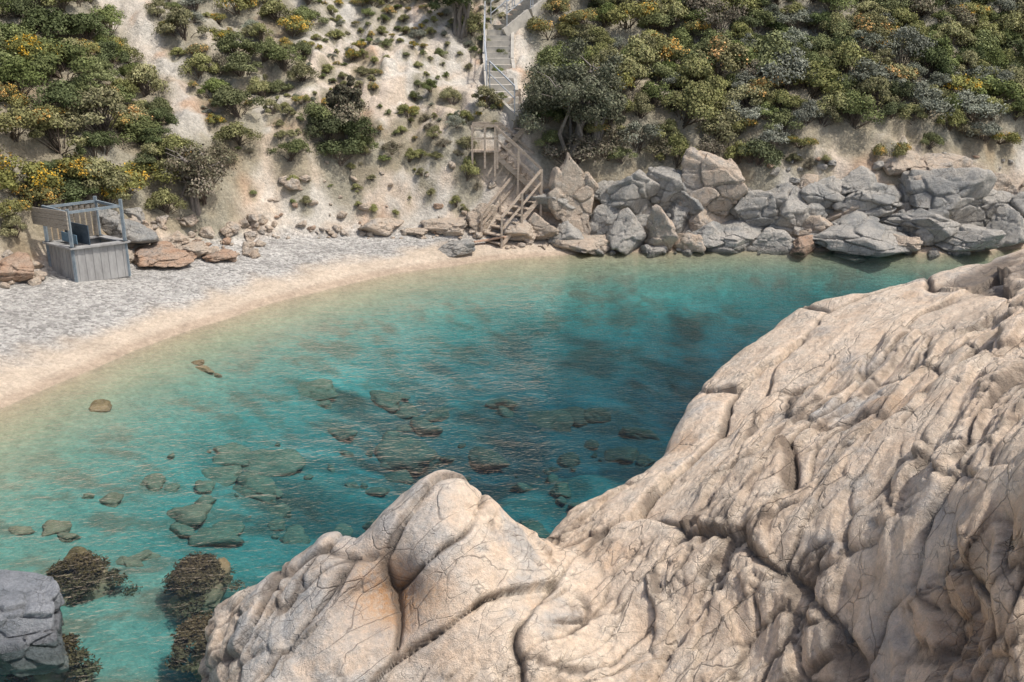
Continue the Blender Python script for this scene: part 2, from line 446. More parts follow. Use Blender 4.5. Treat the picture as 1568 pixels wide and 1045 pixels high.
for u,v,r,k in [(310,300,1.3,'B'),(335,262,.8,'B'),(290,265,.85,'Y'),(270,235,.7,'O'),(365,215,.8,'O'),(445,240,.75,'G'),(520,245,1.0,'D'),(500,215,.95,'D'),(548,215,.9,'D'),(560,235,.65,'G'),(540,190,.9,'B'),(480,190,.85,'G'),
                (255,322,.65,'O'),(150,290,1.0,'O'),(185,300,.8,'Y'),(715,272,.55,'O'),(745,165,.65,'O'),(692,158,.5,'O'),(600,232,.45,'B'),(625,180,.5,'O'),(1035,250,.75,'O'),(1010,240,.7,'B'),(1130,248,.7,'O'),(1160,250,1.0,'D'),(1180,225,.8,'S'),(1225,222,.65,'Y'),(1365,238,.65,'Y'),(1265,250,.32,'O'),(1215,248,.35,'O'),(1240,258,.28,'B'),(1530,215,.7,'Y'),(1480,205,.6,'B'),(1080,240,.7,'B'),(975,225,1.1,'S'),(930,235,.9,'B'),(1420,225,.6,'G'),(1110,215,1.0,'O'),(1200,205,.9,'G'),(15,330,.7,'Y'),(25,360,.45,'O'),(50,318,.7,'Y')]:
    p,t=hit(u,v); put_shrub(p,r,k)
def rc(u,v):
    if u<835: return v<-5 and u>825
    return v<224+16*math.sin(u/45.)-(16 if u>1190 else 0)+(12 if u<1000 else 0)
scatter(835,1800,-130,250,760,.60,1.40,{'O':.32,'G':.29,'S':.12,'D':.12,'Y':.09,'B':.06},rc,.335,12)
for _ in range(320):
    x=R.uniform(-60,60); y=R.uniform(15,85); z=H(x,y)
    u=784+FPX*x/max(y,1)
    if z<3 or (-150<u<1750 and y<54): continue
    put_shrub((x,y,z),R.uniform(1.0,2.2),pick({'O':.3,'G':.3,'D':.2,'S':.1,'Y':.1}))
print("shrubs",len(placed),time.time()-T0)

# ---------------------------------------------------------------- terrain colours
n=len(tz); X=GX.ravel(); Y=GY.ravel()
P3=np.stack([X,Y,tz],1)
nA=fbm(P3,.45,4,41); nB=fbm(P3,1.4,4,42); nC=fbm(P3,.9,5,43)
soil=np.array([.50,.42,.335])[None]+(nA[:,None]*np.array([.05,.06,.07]))
grey=np.array([.47,.45,.40]); ora=np.array([.43,.28,.18]); pal=np.array([.58,.54,.47])
def blend(c,t,m): return c*(1-m[:,None])+np.array(t)[None]*m[:,None]
col=blend(soil,grey,sstep(-.05,.35,nC)*.8)
col=blend(col,pal,sstep(.15,.5,nB)*.6)
col=blend(col,(.51,.485,.43),sstep(5,7.5,td2)*.6)
col=blend(col,ora,sstep(.2,.5,fbm(P3,.7,4,47))*.7)
col=col*(1+.2*trid[:,None])
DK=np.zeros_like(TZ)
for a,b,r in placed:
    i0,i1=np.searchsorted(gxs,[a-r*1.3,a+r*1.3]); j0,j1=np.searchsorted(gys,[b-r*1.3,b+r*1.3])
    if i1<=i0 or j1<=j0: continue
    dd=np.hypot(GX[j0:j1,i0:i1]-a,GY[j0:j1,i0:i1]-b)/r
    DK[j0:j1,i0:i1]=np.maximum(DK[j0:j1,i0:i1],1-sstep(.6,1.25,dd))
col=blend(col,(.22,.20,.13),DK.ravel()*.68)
beachm=1-sstep(-.1,.5,td2)
pebc=np.array([.42,.405,.375])[None]*(1+nB[:,None]*.15)
band=fbm(np.stack([td1*1.0,td1*0,X*.08],1),1.2,3,51)
pebc=pebc*(1+.22*band[:,None]); 
w1=td1+nB*.5
sand=np.array([.52,.435,.34])[None]*(1+nB[:,None]*.1)
m=sstep(.8,1.8,w1+nA*.6); bc=sand*(1-m[:,None])+pebc*m[:,None]
wet=1-sstep(.15,.5,td1+nA*.25); bc=blend(bc,(.40,.315,.235),wet*.85)
col=col*(1-beachm[:,None])+bc*beachm[:,None]
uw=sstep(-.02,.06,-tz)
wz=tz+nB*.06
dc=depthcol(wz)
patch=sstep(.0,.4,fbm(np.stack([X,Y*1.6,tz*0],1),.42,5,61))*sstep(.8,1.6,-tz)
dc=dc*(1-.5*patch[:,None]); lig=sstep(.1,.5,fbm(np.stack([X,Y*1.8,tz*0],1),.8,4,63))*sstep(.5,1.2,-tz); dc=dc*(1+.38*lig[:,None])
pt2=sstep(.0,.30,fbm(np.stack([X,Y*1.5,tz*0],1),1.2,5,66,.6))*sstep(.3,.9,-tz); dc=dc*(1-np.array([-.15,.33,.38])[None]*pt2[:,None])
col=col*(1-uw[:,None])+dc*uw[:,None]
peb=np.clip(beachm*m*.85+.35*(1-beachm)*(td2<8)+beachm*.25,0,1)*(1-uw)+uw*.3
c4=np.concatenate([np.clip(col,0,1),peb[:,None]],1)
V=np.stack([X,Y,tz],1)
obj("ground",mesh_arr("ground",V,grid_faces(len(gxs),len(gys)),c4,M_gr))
obj("sea_water",mesh_arr("sea_water",[(-420,-420,0),(420,-420,0),(420,420,0),(-420,420,0)],[(0,1,2,3)],None,M_wa,False))
print("ground",time.time()-T0)

# ---------------------------------------------------------------- boulders
_ico={}
def ico(s):
    if s not in _ico:
        bm=bmesh.new(); bmesh.ops.create_icosphere(bm,subdivisions=s,radius=1)
        _ico[s]=(np.array([v.co[:] for v in bm.verts]),np.array([[v.index for v in f.verts] for f in bm.faces])); bm.free()
    return _ico[s]
def boulder_arr(size,seed,sub=5,rough=1.0,K=16,rot=None,sharp=60.,lump=0):
    r=np.random.default_rng(seed); D,F=ico(sub)
    nn=r.normal(size=(K,3)); nn/=np.linalg.norm(nn,axis=1,keepdims=True)
    cc=r.uniform(.46,.95,K)
    dt=np.maximum(D@nn.T,.02); rr=cc[None]/dt; rr=np.minimum(rr,1.6)
    k=sharp; rad=-np.log(np.exp(-k*rr).sum(1)+np.exp(-k*1.3))/k
    off=seed*3.7
    if lump: rad=rad*(1+lump*fbm(D+off,1.1,3,seed%83))
    P=D*rad[:,None]
    P=P+D*(fbm(P+off,1.4,5,seed%97,.55)*.09*rough)[:,None]
    f1,f2,cid=voro(P*np.array([1.3,1.8,2.6])+off,seed%89,False,4)
    P=P+D*((cid-.5)*.17*rough-.06*rough*np.exp(-((f2-f1)/.06)**2))[:,None]
    P=P*np.array(size)
    a=r.uniform(0,6.28) if rot is None else rot
    c,s=math.cos(a),math.sin(a)
    tl=r.uniform(-.25,.25)
    P=P@np.array([[1,0,0],[0,math.cos(tl),-math.sin(tl)],[0,math.sin(tl),math.cos(tl)]]).T
    P=P@np.array([[c,-s,0],[s,c,0],[0,0,1]]).T
    return P,F
def boulder(name,u,v,w,h,mat,seed,sub=5,depth=.8,rot=None):
    """u,v = image pixel of the boulder foot, w,h size in image pixels"""
    p,t=hit(u,v); m=t/FPX
    W=w*m*.63; Hh=h*m*.63
    P,F=boulder_arr((W,W*depth,Hh),seed,sub,rot=R.uniform(-.3,.3) if rot is None else rot)
    me=mesh_arr(name,P,F,None,mat)
    return obj(name,me,None,(p[0],p[1]+W*depth*.35,p[2]+Hh*.58))
BL=[(845,335,72,56,'l'),(885,352,82,116,'w'),(925,362,50,60,'l'),(970,335,105,92,'l'),(1026,325,84,74,'l'),(1098,336,100,112,'p'),(1060,330,60,50,'l'),(960,386,66,66,'l'),(1012,388,52,62,'p'),(1052,386,42,36,'w'),(1085,385,60,40,'l'),
    (1165,360,90,70,'l'),(1125,384,88,40,'l'),(1215,368,76,74,'l'),(1180,384,60,36,'l'),(1268,335,80,62,'l'),(1250,372,60,40,'w'),(1310,388,150,58,'l'),(1345,335,90,64,'l'),(1300,345,60,45,'p'),(1430,352,125,95,'l'),(1500,350,100,84,'l'),(1395,365,95,50,'l'),(1475,390,105,44,'l'),(1440,283,95,50,'w'),(1370,268,56,38,'w'),(1548,375,70,70,'l'),
    (1232,388,40,22,'r'),(795,372,58,44,'w'),(740,350,40,38,'w'),(828,372,62,44,'w'),(905,390,70,30,'w'),(705,393,52,24,'l'),(868,378,46,40,'l'),(1390,388,50,28,'w'),(1530,310,60,44,'w'),(1510,340,60,44,'l'),(1300,300,50,40,'l'),(1235,310,50,40,'w'),(1040,352,60,50,'l'),(938,322,55,50,'l'),(1620,375,120,90,'l'),(1700,380,140,90,'l'),(1600,330,80,60,'w'),(1195,318,60,44,'l'),
    (580,358,58,26,'w'),(690,360,70,22,'w'),(640,362,40,16,'w'),(352,362,40,24,'w'),(188,380,70,50,'l'),(232,403,85,26,'r'),(205,338,30,24,'l'),(22,432,66,38,'r'),(300,392,44,18,'w'),(330,402,38,16,'r'),(265,378,50,22,'w'),(160,350,50,34,'l'),(1330,372,40,34,'l'),(1070,360,44,40,'w'),(1000,362,44,36,'l'),(1145,335,50,44,'l'),(1240,345,44,36,'l'),(1365,370,44,36,'l'),(1425,378,50,36,'l'),(1290,368,44,30,'l')]
MM={'l':M_bl,'w':M_bw,'p':M_bw,'r':M_br}
for i,(u,v,w,h,k) in enumerate(BL):
    boulder("boulder",u,v,w,h,MM[k],200+i,6 if w>70 else 5)
def rubble(name,regs,mat,seed):
    r=random.Random(seed); Vs=[];Fs=[];off=0
    for (u0,u1,v0,v1,n,s0,s1) in regs:
        for i in range(n):
            u=r.uniform(u0,u1); v=r.uniform(v0,v1); p,t=hit(u,v)
            if t>100: continue
            s=r.uniform(s0,s1)*(r.random()**.7+.3)
            P,F=boulder_arr((s,s*.8,s*.65),seed*50+i,3 if s<.25 else 4,rot=r.uniform(0,6))
            Vs.append(P+np.array([p[0],p[1],p[2]+s*.2]));Fs.append(F+off);off+=len(P)
    return obj(name,mesh_arr(name,np.concatenate(Vs),np.concatenate(Fs),None,mat))
rubble("shore_rubble",[(900,1500,375,392,50,.12,.38),(840,1560,290,370,70,.12,.40),(1180,1560,235,300,40,.08,.3)],M_bl,3)
rubble("beach_rubble",[(185,400,335,402,80,.08,.32),(0,60,395,440,12,.1,.25),(400,760,345,366,70,.06,.22),(760,900,360,384,30,.1,.28),(400,780,240,340,26,.08,.35)],M_bw,4)
rubble("rusty_rubble",[(190,360,370,405,22,.10,.28),(420,780,300,360,16,.06,.2),(1180,1560,240,380,26,.08,.28)],M_br,5)
# submerged rocks : irregular groups lying on the seabed
SB=[(312,566,40),(147,626,42),(605,690,105),(655,660,70),(735,705,84),(840,650,110),(910,640,64),(975,665,90),(610,735,96),(395,755,125),(285,795,110),(328,828,100),(235,738,64),(80,812,74),(450,822,74),(410,720,105),(570,812,74),(870,708,66),(945,700,84),(590,618,84),(480,600,80),(820,812,74),(665,640,84),(540,745,60),(350,690,70),(165,768,60),(770,620,66),(220,855,64),(700,760,56),(520,665,64)]
rs=random.Random(9)
for i,(u,v,w) in enumerate(SB):
    p,t=hit(u,v); Vs=[];Fs=[];off=0
    for j in range(rs.choice([1,2,2,3])):
        W=w*t/FPX*rs.uniform(.36,.52)*(1 if j==0 else .6); a=rs.uniform(0,6.28)
        dx,dy=(0,0) if j==0 else (math.cos(a)*w*t/FPX*.55,math.sin(a)*w*t/FPX*.4)
        hz=W*rs.uniform(.42,.55)
        P,F=boulder_arr((W*rs.uniform(.9,1.2),W*rs.uniform(.65,.9),hz),700+i*5+j,4,rough=.8,rot=rs.uniform(-.7,.7),sharp=12,lump=.3)
        gz=H(p[0]+dx,p[1]+dy)
        P=P+np.array([dx,dy,min(gz-p[2]+hz*.05,-.14-hz-p[2])]); Vs.append(P);Fs.append(F+off);off+=len(P)
    obj("submerged_rock",mesh_arr("submerged_rock",np.concatenate(Vs),np.concatenate(Fs),None,M_sea),None,(p[0],p[1],p[2]))
rubble("seabed_stones",[(250,1000,680,830,55,.08,.28)],M_sea,8)
# emergent rock on the left
p=pix_at_z(22,942,.2)
P,F=boulder_arr((1.08,1.05,.66),915,6,rot=.5,rough=1.0)
obj("boulder",mesh_arr("boulder",P,F,None,M_bd),None,(p[0]-.05,p[1]+.05,.0))
def seaweed(u,v,w,d,seed):
    r=np.random.default_rng(seed); p=pix_at_z(u,v,-.35); nl=70; C=[];Nn=[]
    for i in range(nl):
        a=r.uniform(0,6.28); q=math.sqrt(r.random())*1.5*(.8+.3*math.sin(a*3+seed)); x=q*math.cos(a)*w; y=q*math.sin(a)*d; rr=r.uniform(.07,.18)
        D=r.normal(size=(120,3)); D/=np.linalg.norm(D,axis=1,keepdims=True); D[:,2]=abs(D[:,2])
        C.append(np.array([x,y,-.05-.42*q*q*.6+r.uniform(-.05,.04)])+D*rr*r.uniform(.4,1.3,(120,1))*np.array([1,1,.45])); Nn.append(D*.4+np.array([0,0,.6])+r.normal(size=(120,3))*.4)
    C=np.concatenate(C);Nn=np.concatenate(Nn);Nn/=np.linalg.norm(Nn,axis=1,keepdims=True)
    L=r.uniform(.02,.045,len(C)); V,F=leaf_quads(C,Nn,L,L*.45,r)
    dep=np.clip(-C[:,2]/.8,0,1)[:,None]
    c=np.array([.075,.052,.018])*(1-dep)+np.array([.035,.065,.04])*dep
    c=c*(.4+1.1*r.random(len(C)))[:,None]
    root=obj("seaweed",mesh_arr("seaweed",V,F,np.repeat(c,4,0),M_leaf,False),None,(p[0],p[1],-.18))
    P,F=boulder_arr((w*1.2,d*1.2,.55),seed,5,rough=1.,sharp=12,lump=.4); obj("rock",mesh_arr("rock",P,F,None,M_sea),root,(0,0,-.66))
seaweed(303,872,.34,.42,31); seaweed(125,868,.46,.2,32); seaweed(312,968,.34,.34,33); seaweed(75,995,.4,.2,34)
print("rocks",time.time()-T0)

# ---------------------------------------------------------------- foreground limestone outcrop
EDGE=[(1568,372,4.3),(1500,398,4.1),(1420,418,3.9),(1330,438,3.7),(1222,463,3.3),(1190,492,3.0),(1140,530,2.75),(1075,588,2.4),(1045,640,2.2),(1030,680,2.0),(950,742,1.75),(880,775,1.6),(850,828,1.25),
      (780,792,1.8),(742,748,2.25),(705,722,2.5),(660,740,2.45),(590,795,2.1),(545,826,1.9),(500,815,1.9),(455,862,1.6),(425,890,1.35),(360,912,1.15),(335,960,.9),(338,1000,.75),(375,1060,.7)]
E3=[pix_at_z(*e) for e in EDGE]
INT=[(784,900,1.55),(700,800,2.2),(650,860,1.9),(560,900,1.6),(480,960,1.25),(620,960,1.25),(600,1045,.85),(440,1045,.75),(800,1000,1.2),(900,900,1.25),(860,860,1.3),(980,1000,1.05),(1000,880,1.6),(1060,800,2.0),(1100,720,2.35),(1200,620,2.8),(1300,540,3.3),(1450,470,3.9),(1568,500,4.3),(1568,650,4.4),(1400,650,3.55),
     (1250,760,2.8),(1150,860,2.15),(1380,780,3.35),(1490,800,3.9),(1568,780,4.25),(1490,900,3.3),(1420,1000,2.75),(1568,960,3.4),(1250,1000,1.85),(1300,900,2.5),(1150,980,1.5),(1100,1045,1.2),(1350,1045,2.2),(1568,1045,3.1),(780,1045,.95)]
I3=[pix_at_z(*e) for e in INT]
EX=[(13,19.5,5.0),(18,17,5.5),(14,8,5.2),(8,5,4.2),(4,4,3.4),(1.5,5,2.0),(-1,5.5,1.4),(0,2,4.6),(0,-1,6.1),(4,-2,6.0),(-2,0,4.5),(10,0,6.0),(18,0,6.5),(-2.5,6.5,.9)]
CP=np.array([tuple(e) for e in E3+I3]+EX)
def U(r): return np.where(r>1e-9,r*r*np.log(r+1e-12),0)
def rbf_fit(C,lam=.03):
    n=len(C); A=U(np.hypot(C[:,None,0]-C[None,:,0],C[:,None,1]-C[None,:,1]))+np.eye(n)*lam
    Pm=np.concatenate([np.ones((n,1)),C[:,:2]],1)
    M=np.block([[A,Pm],[Pm.T,np.zeros((3,3))]])
    return np.linalg.solve(M,np.concatenate([C[:,2],np.zeros(3)]))
W=rbf_fit(CP)
def top(x,y):
    r=W[-3]+W[-2]*x+W[-1]*y
    for i,c in enumerate(CP): r=r+W[i]*U(np.hypot(x-c[0],y-c[1]))
    return r
poly=np.array([(e[0],e[1]) for e in E3]+[(-3.0,7.0),(-3.2,3),(-3.5,-7),(21,-7),(21,17.5),(13,20)])
def poly_sd(x,y,poly):
    d=np.full(x.shape,1e9); ins=np.zeros(x.shape,bool); n=len(poly)
    for i in range(n):
        ax,ay=poly[i]; bx,by=poly[(i+1)%n]; ex,ey=bx-ax,by-ay
        t=np.clip(((x-ax)*ex+(y-ay)*ey)/(ex*ex+ey*ey),0,1); d=np.minimum(d,np.hypot(x-ax-t*ex,y-ay-t*ey))
        c=((ay>y)!=(by>y))&(x<(bx-ax)*(y-ay)/((by-ay) if by!=ay else 1e-9)+ax); ins^=c
    return np.where(ins,-d,d)
fx=np.concatenate([np.arange(-5.2,10.4,.022),np.arange(10.4,22.5,.16)])
fy=np.concatenate([np.arange(-7,5.4,.16),np.arange(5.4,18.8,.022),np.arange(18.8,21.5,.16)])
FX,FY=np.meshgrid(fx,fy); x=FX.ravel(); y=FY.ravel()
Z0=np.stack([x,y,x*0],1)
sdp=poly_sd(x,y,poly)+fbm(Z0,1.1,4,71)*.12
z=top(x,y)
z=z-2.6*np.maximum(sdp,0)-.10*np.exp(-np.maximum(-sdp,0)/.12)
Pn=np.stack([x,y,z],1)
Zg=z.reshape(FX.shape); gy_,gx_=np.gradient(Zg,fy,fx)
Nn=np.stack([-gx_.ravel(),-gy_.ravel(),np.ones(len(x))],1); Nn/=np.linalg.norm(Nn,axis=1,keepdims=True)
Wp=np.stack([fbm(Pn,.6,4,81,.45),fbm(Pn,.6,4,82,.45),fbm(Pn,.6,4,83,.45)],1)*.30
Q=Pn+Wp; qa=Q@FA;qb=Q@FB;qc=Q@FC
big=fbm(Pn,.42,4,87,.45)
# broken ground only in patches, massive smooth slabs elsewhere (esp. the far top)
fmask=sstep(-.12,.20,fbm(Pn,.55,4,88)+.05-.45*sstep(12.0,15.5,y)+.12*gauss(x,y,4,10,3,3))
def slab(sa,sb,sc,seed,off,tilt,crack,w,edge,pw=4):
    f1,f2,cid,dv=voro(np.stack([qa/sa,qb/sb,qc/sc],1),seed,True,pw)
    e=f2-f1
    g=np.stack([np.sin(cid*517.),np.sin(cid*911.+1),np.sin(cid*1377.+2)],1)
    open_=.3+.7*sstep(-.3,.15,fbm(Pn,1.5,3,seed+40))
    d=(cid-.5)*off+(dv*g).sum(1)*tilt-edge*np.clip(1-e/.12,0,1)**2
    ck=np.exp(-(e/(w*(.6+.7*open_)))**2)*open_
    return d-crack*ck,ck
d1_,crk1=slab(3.2,1.15,1.6,90,.17,.11,.11,.024,.012)
d2_,crk2=slab(1.15,.31,.45,95,.070,.048,.055,.052,.006)
d3_,crk3=slab(.34,.12,.18,97,.026,.020,.020,.08,.002)
m3=fmask*sstep(-.15,.15,fbm(Pn,1.3,3,91))
st=(qc+.25*qb)/.55+fbm(Pn,.45,3,89)*.6; fr=st-np.floor(st); saw=np.where(fr<.94,fr/.94,(1-fr)/.06)
st2=(qc*.9-.35*qb)/.21+fbm(Pn,.6,3,79)*.8; fr2=st2-np.floor(st2); saw2=np.where(fr2<.90,fr2/.90,(1-fr2)/.10)
m2=sstep(.0,.3,fbm(Pn,.8,3,78))*(.3+.7*fmask)
disp=big*.22+d1_+d2_*(.06+.94*fmask)+d3_*m3+(saw-.5)*.11*(.2+.8*fmask)+(saw2-.5)*.04*m2
disp+=fbm(Pn,2.2,3,92,.5)*.025+fbm(Pn,8,4,98,.62)*.016
hc=pix_at_z(590,905,1.5); hd=np.linalg.norm((Pn-hc)/np.array([.42,.5,.42]),axis=1)
disp-=.50*np.exp(-hd**2)
hc2=pix_at_z(1440,960,3.0); hd2=np.linalg.norm((Pn-hc2)/np.array([.7,.5,.45]),axis=1); disp-=.36*np.exp(-hd2**2)
ed=np.exp(-(sdp/.25)**2); disp=disp*(1-.3*ed)
Pd=Pn+Nn*disp[:,None]
C=np.zeros((len(x),3))
C[:,0]=np.clip(crk1*1.1+crk2*1.0*(.06+.94*fmask)+crk3*.55*m3+((fr>.93)*.35)*(.15+.85*fmask)+(fr2>.9)*.25*m2,0,1)  # crack mask for colour: dirt plus occlusion shade painted into the creases
leftm=sstep(.15,-.8,x-(-.4)+(y-11)*.3)
C[:,1]=np.clip(leftm*.95*sstep(-.45,.05,fbm(Pn,.8,4,93)+.10)+sstep(.04,.30,fbm(Pn*np.array([1,1,1.6]),.6,5,94,.6))*.85,0,1)
C[:,2]=np.clip(np.exp(-(hd*.95)**2)+.7*np.exp(-(hd2*.9)**2)+.45*sstep(.2,.5,fbm(Pn,.8,4,96))+.4*(1-sstep(.1,.7,Pd[:,2])),0,1)
Ff=grid_faces(len(fx),len(fy))
keep=Pd[:,2]>-2.2
Ff=Ff[keep[Ff].any(1)]
used=np.unique(Ff); remap=np.zeros(len(x),np.int64); remap[used]=np.arange(len(used))
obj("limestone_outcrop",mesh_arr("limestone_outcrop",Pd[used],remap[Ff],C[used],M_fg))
print("fg",len(used),time.time()-T0)

# ---------------------------------------------------------------- beams
class Bld:
    def __init__(s): s.V=[];s.F=[]
    def beam(s,p,q,w,h):
        p=Vector(p);q=Vector(q); d=(q-p).normalized()
        up=Vector((0,0,1)) if abs(d.z)<.95 else Vector((0,1,0))
        a=d.cross(up).normalized()*w/2; b=a.cross(d).normalized()*h/2
        i=len(s.V)
        for e in (p,q):
            for sa,sb in ((-1,-1),(1,-1),(1,1),(-1,1)): s.V.append(tuple(e+a*sa+b*sb))
        for f in ((0,1,2,3),(7,6,5,4),(0,4,5,1),(1,5,6,2),(2,6,7,3),(3,7,4,0)): s.F.append(tuple(i+k for k in f))
    def done(s,name,mat,parent=None):
        me=bpy.data.meshes.new(name); me.from_pydata(s.V,[],s.F); me.materials.append(mat); me.update()
        return obj(name,me,parent)
ws=empty("wooden_staircase")
tr=Bld(); fr_=Bld(); rl=Bld()
def flight(p,q,width,rails=(1,1)):
    p=Vector(p);q=Vector(q); d=q-p; hd_=Vector((d.x,d.y,0)).normalized(); s=Vector((hd_.y,-hd_.x,0))*width/2
    n=max(3,int(abs(d.z)/.2))
    for i in range(n+1):
        c=p+d*(i/n)+Vector((R.uniform(-.01,.01),0,R.uniform(-.01,.01)))
        tr.beam(c-s*1.08,c+s*1.08,.26,.045)
    for sg in (-1,1):
        fr_.beam(p+s*sg-Vector((0,0,.1)),q+s*sg-Vector((0,0,.1)),.05,.18)
        if rails[0 if sg<0 else 1]:
            m=max(2,int(d.length/1.1)); 
            for i in range(m+1):
                c=p+d*(i/m)+s*sg*1.12; lean=Vector((R.uniform(-.04,.04),R.uniform(-.04,.04),0))
                rl.beam(c-Vector((0,0,.9)),c+lean+Vector((0,0,.95)),.075,.075)
            a=Vector((0,0,.92)); b2=Vector((0,0,.48))
            rl.beam(p+s*sg*1.12+a,q+s*sg*1.12+a,.05,.09); rl.beam(p+s*sg*1.12+b2,q+s*sg*1.12+b2,.04,.07)
up=Vector((0,0,1))
A0=hit(752,372)[0]+up*.05; A1=hit(812,312)[0]+up*.35
B0=A1+Vector((.45,.3,.05)); B1=hit(762,245)[0]+up*.35
C0=B1+Vector((.1,.5,.1)); C1=hit(806,186)[0]+up*.2
flight(A0,A1,.95); flight(B0,B1,.95); flight(C0,C1,.85,(1,0))
PL=hit(724,244)[0]; PL=Vector((PL.x,B1.y,B1.z))
for i in range(8):
    tt=i/7; c=B1.lerp(PL,tt); tr.beam(c+Vector((0,-.5,0)),c+Vector((0,.5,0)),.14,.04)
for yy in (-.5,.5):
    for tt in (0,.5,1):
        c=B1.lerp(PL,tt)+Vector((0,yy,0)); rl.beam(c-up*.6,c+up*.95,.07,.07)
    rl.beam(B1+Vector((0,yy,.92)),PL+Vector((0,yy,.92)),.05,.09)
    rl.beam(B1+Vector((0,yy,.48)),PL+Vector((0,yy,.48)),.05,.07)
for i in range(4):
    c=A1+Vector((.1+i*.14,.1,0)); tr.beam(c+Vector((0,-.5,0)),c+Vector((0,.6,0)),.13,.04)
tr.done("treads",M_wood,ws); fr_.done("stringers",M_wood,ws); rl.done("railings",M_wood,ws)
cs=empty("concrete_staircase"); st_=Bld(); wl=Bld(); rr_=Bld()
pts=[C1-up*.15,hit(768,146)[0],hit(763,95)[0],hit(764,52)[0],hit(800,22)[0],hit(838,-8)[0],hit(850,-60)[0]]
pts=[Vector(p)+up*.15 for p in pts]
for p,q in zip(pts[:-1],pts[1:]):
    d=q-p; hd_=Vector((d.x,d.y,0)).normalized(); s=Vector((hd_.y,-hd_.x,0)); n=max(2,int(abs(d.z)/.19)); run=Vector((d.x,d.y,0)).length/n
    for i in range(n):
        c0=p+Vector((d.x,d.y,0))*(i/n); zt=p.z+d.z*(i+1)/n
        c1=c0+hd_*run*1.0
        st_.beam(Vector((c0.x,c0.y,zt-.45)),Vector((c1.x,c1.y,zt-.45)),.95,.9)
    for sg in (-1,1):
        o=s*sg*.56
        wl.beam(p+o-up*.33,q+o+hd_*.05-up*.33,.13,.85)
    m=max(1,int(d.length/1.0))
    for sg in ((-1,1) if p.z>pts[3].z-.1 else (-1,)):
        o=s*sg*.56
        for i in range(m+1):
            c=p+d*(i/m)+o; rr_.beam(c,c+up*1.1,.04,.04)
        rr_.beam(p+o+up*1.1,q+o+up*1.1,.045,.045); rr_.beam(p+o+up*.65,q+o+up*.65,.03,.03)
st_.done("steps",M_conc,cs); wl.done("side_walls",M_conc,cs); rr_.done("handrail",M_steel,cs)
dp=Bld(); q=hit(748,374)[0]
for i in range(4): dp.beam(q+Vector((-.5+i*.15,-.2+.1*i,.12)),q+Vector((.6,.3-.2*i,.18+.05*i)),.14,.04)
dp.done("driftwood_planks",m_simple("pale_timber",(.42,.27,.19),(.52,.38,.28),8))

# ---------------------------------------------------------------- beach kiosk
bk=empty("beach_kiosk")
C0k=hit(118,432)[0]; g=C0k.z-.05
dl=Vector((-.80,.60,0)); dr=Vector((.80,.60,0)); l1,l2=1.30,1.45
Lk=C0k+dl*l1; Rk=C0k+dr*l2; Bk=C0k+dl*l1+dr*l2
pan=Bld(); pst=Bld(); ctr=Bld(); plk=Bld(); drk=Bld(); bl=Bld()
def z_(v,h): return Vector((v.x,v.y,g+h))
for a_,b_ in ((C0k,Lk),(C0k,Rk),(Lk,Bk),(Rk,Bk)):
    n=14
    for i in range(n):
        c=a_.lerp(b_,(i+.5)/n); hh=.98+R.uniform(-.006,.006)
        w=(b_-a_).length/n
        dd=(b_-a_).normalized()
        s_=Vector((dd.y,-dd.x,0))*(.012 if i%2 else 0)
        c=c+s_
        pan.beam(z_(c-dd*w*.49,hh/2),z_(c+dd*w*.49,hh/2),.03,hh)
    e=(b_-a_).normalized()*.08
    ctr.beam(z_(a_-e,1.02),z_(b_+e,1.02),.24,.05)
for c,hh in ((C0k,2.12),(Lk,2.0),(Rk,2.25),(Bk,2.2)):
    pst.beam(z_(c,0),z_(c,hh),.08,.08)
e=(Lk-C0k).normalized()
o=Vector((-.05,-.09,0))
for i in range(4):
    plk.beam(z_(C0k-e*.12+o,1.62+i*.135),z_(Lk+e*.45+o,1.58+i*.13+R.uniform(-.02,.02)),.035,.12)
for a_,b_ in ((C0k,Rk),(Lk,Bk),(Rk,Bk),(C0k,Lk)):
    pst.beam(z_(a_,2.02),z_(b_,2.06),.06,.07)
for i in range(9):
    c=Lk.lerp(Bk,(i+.5)/9); plk.beam(z_(c,1.05),z_(c,1.98),.13,.02)
drk.beam(z_(C0k.lerp(Lk,.02)+dr*.5,1.32),z_(C0k.lerp(Lk,.98)+dr*.5,1.32),.03,.56)
bl.beam(z_(C0k.lerp(Lk,.15)+dr*.25,1.2),z_(C0k.lerp(Lk,.75)+dr*.25,1.22),.02,.26)
pan.done("panels",M_pan,bk);pst.done("posts",M_bluew,bk);ctr.done("counter",M_pan,bk);plk.done("weathered_boards",M_plk,bk);drk.done("inner_wall",M_dark,bk);bl.done("blue_board",M_roof,bk)

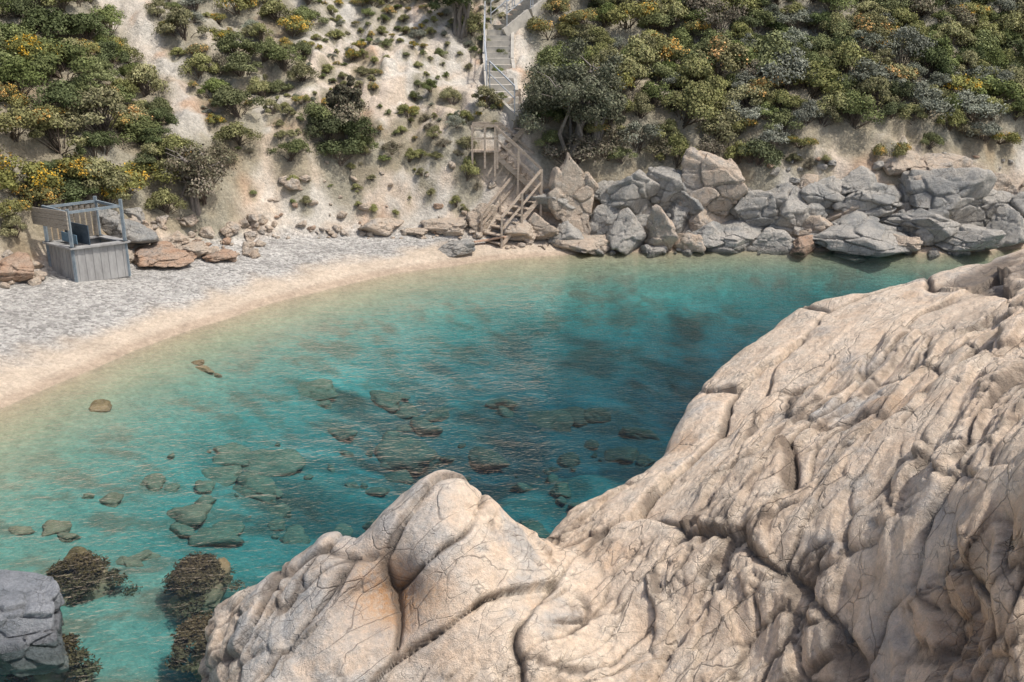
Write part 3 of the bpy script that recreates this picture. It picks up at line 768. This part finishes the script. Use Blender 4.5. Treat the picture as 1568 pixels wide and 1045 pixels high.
# ---------------------------------------------------------------- trees
def tree(name,u,v,rad,hgt,seed,cols,nl=26,stems=5,per=240,lift=.35,ls=.055):
    p,t=hit(u,v); r=np.random.default_rng(seed)
    root=empty(name); root.location=p
    Vs=[];Fs=[];off=0;C=[];Nn=[];K=[]
    ends=[]
    for s in range(stems):
        a=r.uniform(0,6.28); d=r.uniform(.15,.6)*rad
        e=np.array([d*math.cos(a),d*math.sin(a)*.8,hgt*r.uniform(.55,.8)])
        m1=e*.35+r.normal(size=3)*.12; m2=e*.7+r.normal(size=3)*.12
        tv,tf=tube([(r.normal()*.08,r.normal()*.08,-.3),m1,m2,e],[.10,.075,.05,.02],7)
        Vs.append(tv);Fs.append(tf+off);off+=len(tv)
        for q in range(5):
            a=r.uniform(0,6.28); k=r.uniform(.45,1); bp=m1+(e-m1)*k
            e2=bp+np.array([math.cos(a)*rad*.5,math.sin(a)*rad*.45,r.uniform(-.1,.5)*hgt*.4])
            tv,tf=tube([bp,(bp+e2)/2+r.normal(size=3)*.08,e2],[.035,.022,.008],5)
            Vs.append(tv);Fs.append(tf+off);off+=len(tv); ends.append(e2)
    for i in range(nl):
        if i<len(ends): c=ends[i]
        else:
            a=r.uniform(0,6.28); q=math.sqrt(r.random())*rad*.85; c=np.array([q*math.cos(a),q*math.sin(a)*.85,hgt*(lift+(1-lift)*(1-(q/rad)**2)*r.uniform(.4,1))])
        rr=r.uniform(.24,.46)*rad*.55
        D=r.normal(size=(per,3)); D/=np.linalg.norm(D,axis=1,keepdims=True)
        C.append(c+D*(rr*r.uniform(.35,1.15,per))[:,None]*np.array([1,1,.8])); Nn.append(D*.7+r.normal(size=(per,3))*.5); K.append(np.full(per,r.uniform(.7,1.3)))
    C=np.concatenate(C);Nn=np.concatenate(Nn);Nn/=np.linalg.norm(Nn,axis=1,keepdims=True);K=np.concatenate(K)
    L=ls*r.uniform(.5,1.3,len(C)); V,F=leaf_quads(C,Nn,L,L*.5,r)
    cc=np.array(cols)[r.integers(0,len(cols),len(C))]*(K*r.uniform(.7,1.3,len(C)))[:,None]
    obj("crown",mesh_arr("crown",V,F,np.repeat(cc,4,0),M_leaf,False),root)
    obj("limbs",mesh_arr("limbs",np.concatenate(Vs),np.concatenate(Fs),None,M_bark),root)
tree("olive_tree",872,240,2.1,4.2,51,[(.105,.11,.07),(.125,.125,.085),(.09,.095,.06)],nl=70,stems=7,per=340,lift=.15)
tree("juniper_tree",532,205,.75,2.2,52,[(.095,.085,.05),(.10,.10,.055)],nl=26,stems=4,per=240)
tree("wild_olive_tree",300,318,1.2,2.2,53,[(.15,.125,.08),(.13,.125,.07)],nl=24,stems=7,per=200)
tree("wild_olive_tree",908,228,1.3,2.8,54,[(.125,.125,.075),(.105,.115,.065)],nl=30,stems=6,per=240)
tree("wild_olive_tree",705,50,1.5,3.0,55,[(.075,.095,.038),(.06,.08,.033)],nl=40,stems=6,per=300,lift=.15)

# ---------------------------------------------------------------- light
sx,sy=.80,-.32; el=math.radians(60)
az=math.atan2(sx,sy)
s=Vector((math.sin(az)*math.cos(el),math.cos(az)*math.cos(el),math.sin(el)))
sl=bpy.data.lights.new("sun",'SUN'); sl.energy=3.15; sl.angle=math.radians(2.0); sl.color=(1,.955,.89)
so=bpy.data.objects.new("sun",sl); link(so); so.rotation_euler=s.to_track_quat('Z','Y').to_euler(); so.location=(20,20,40)
w=bpy.data.worlds.new("World"); scene.world=w; w.use_nodes=True; nt=w.node_tree
bg=nt.nodes['Background']; sk=nt.nodes.new('ShaderNodeTexSky'); sk.sky_type='NISHITA'; sk.sun_disc=False
sk.sun_elevation=el; sk.sun_rotation=az; sk.dust_density=4.0
nt.links.new(sk.outputs[0],bg.inputs[0]); bg.inputs[1].default_value=.15
print("done",time.time()-T0)
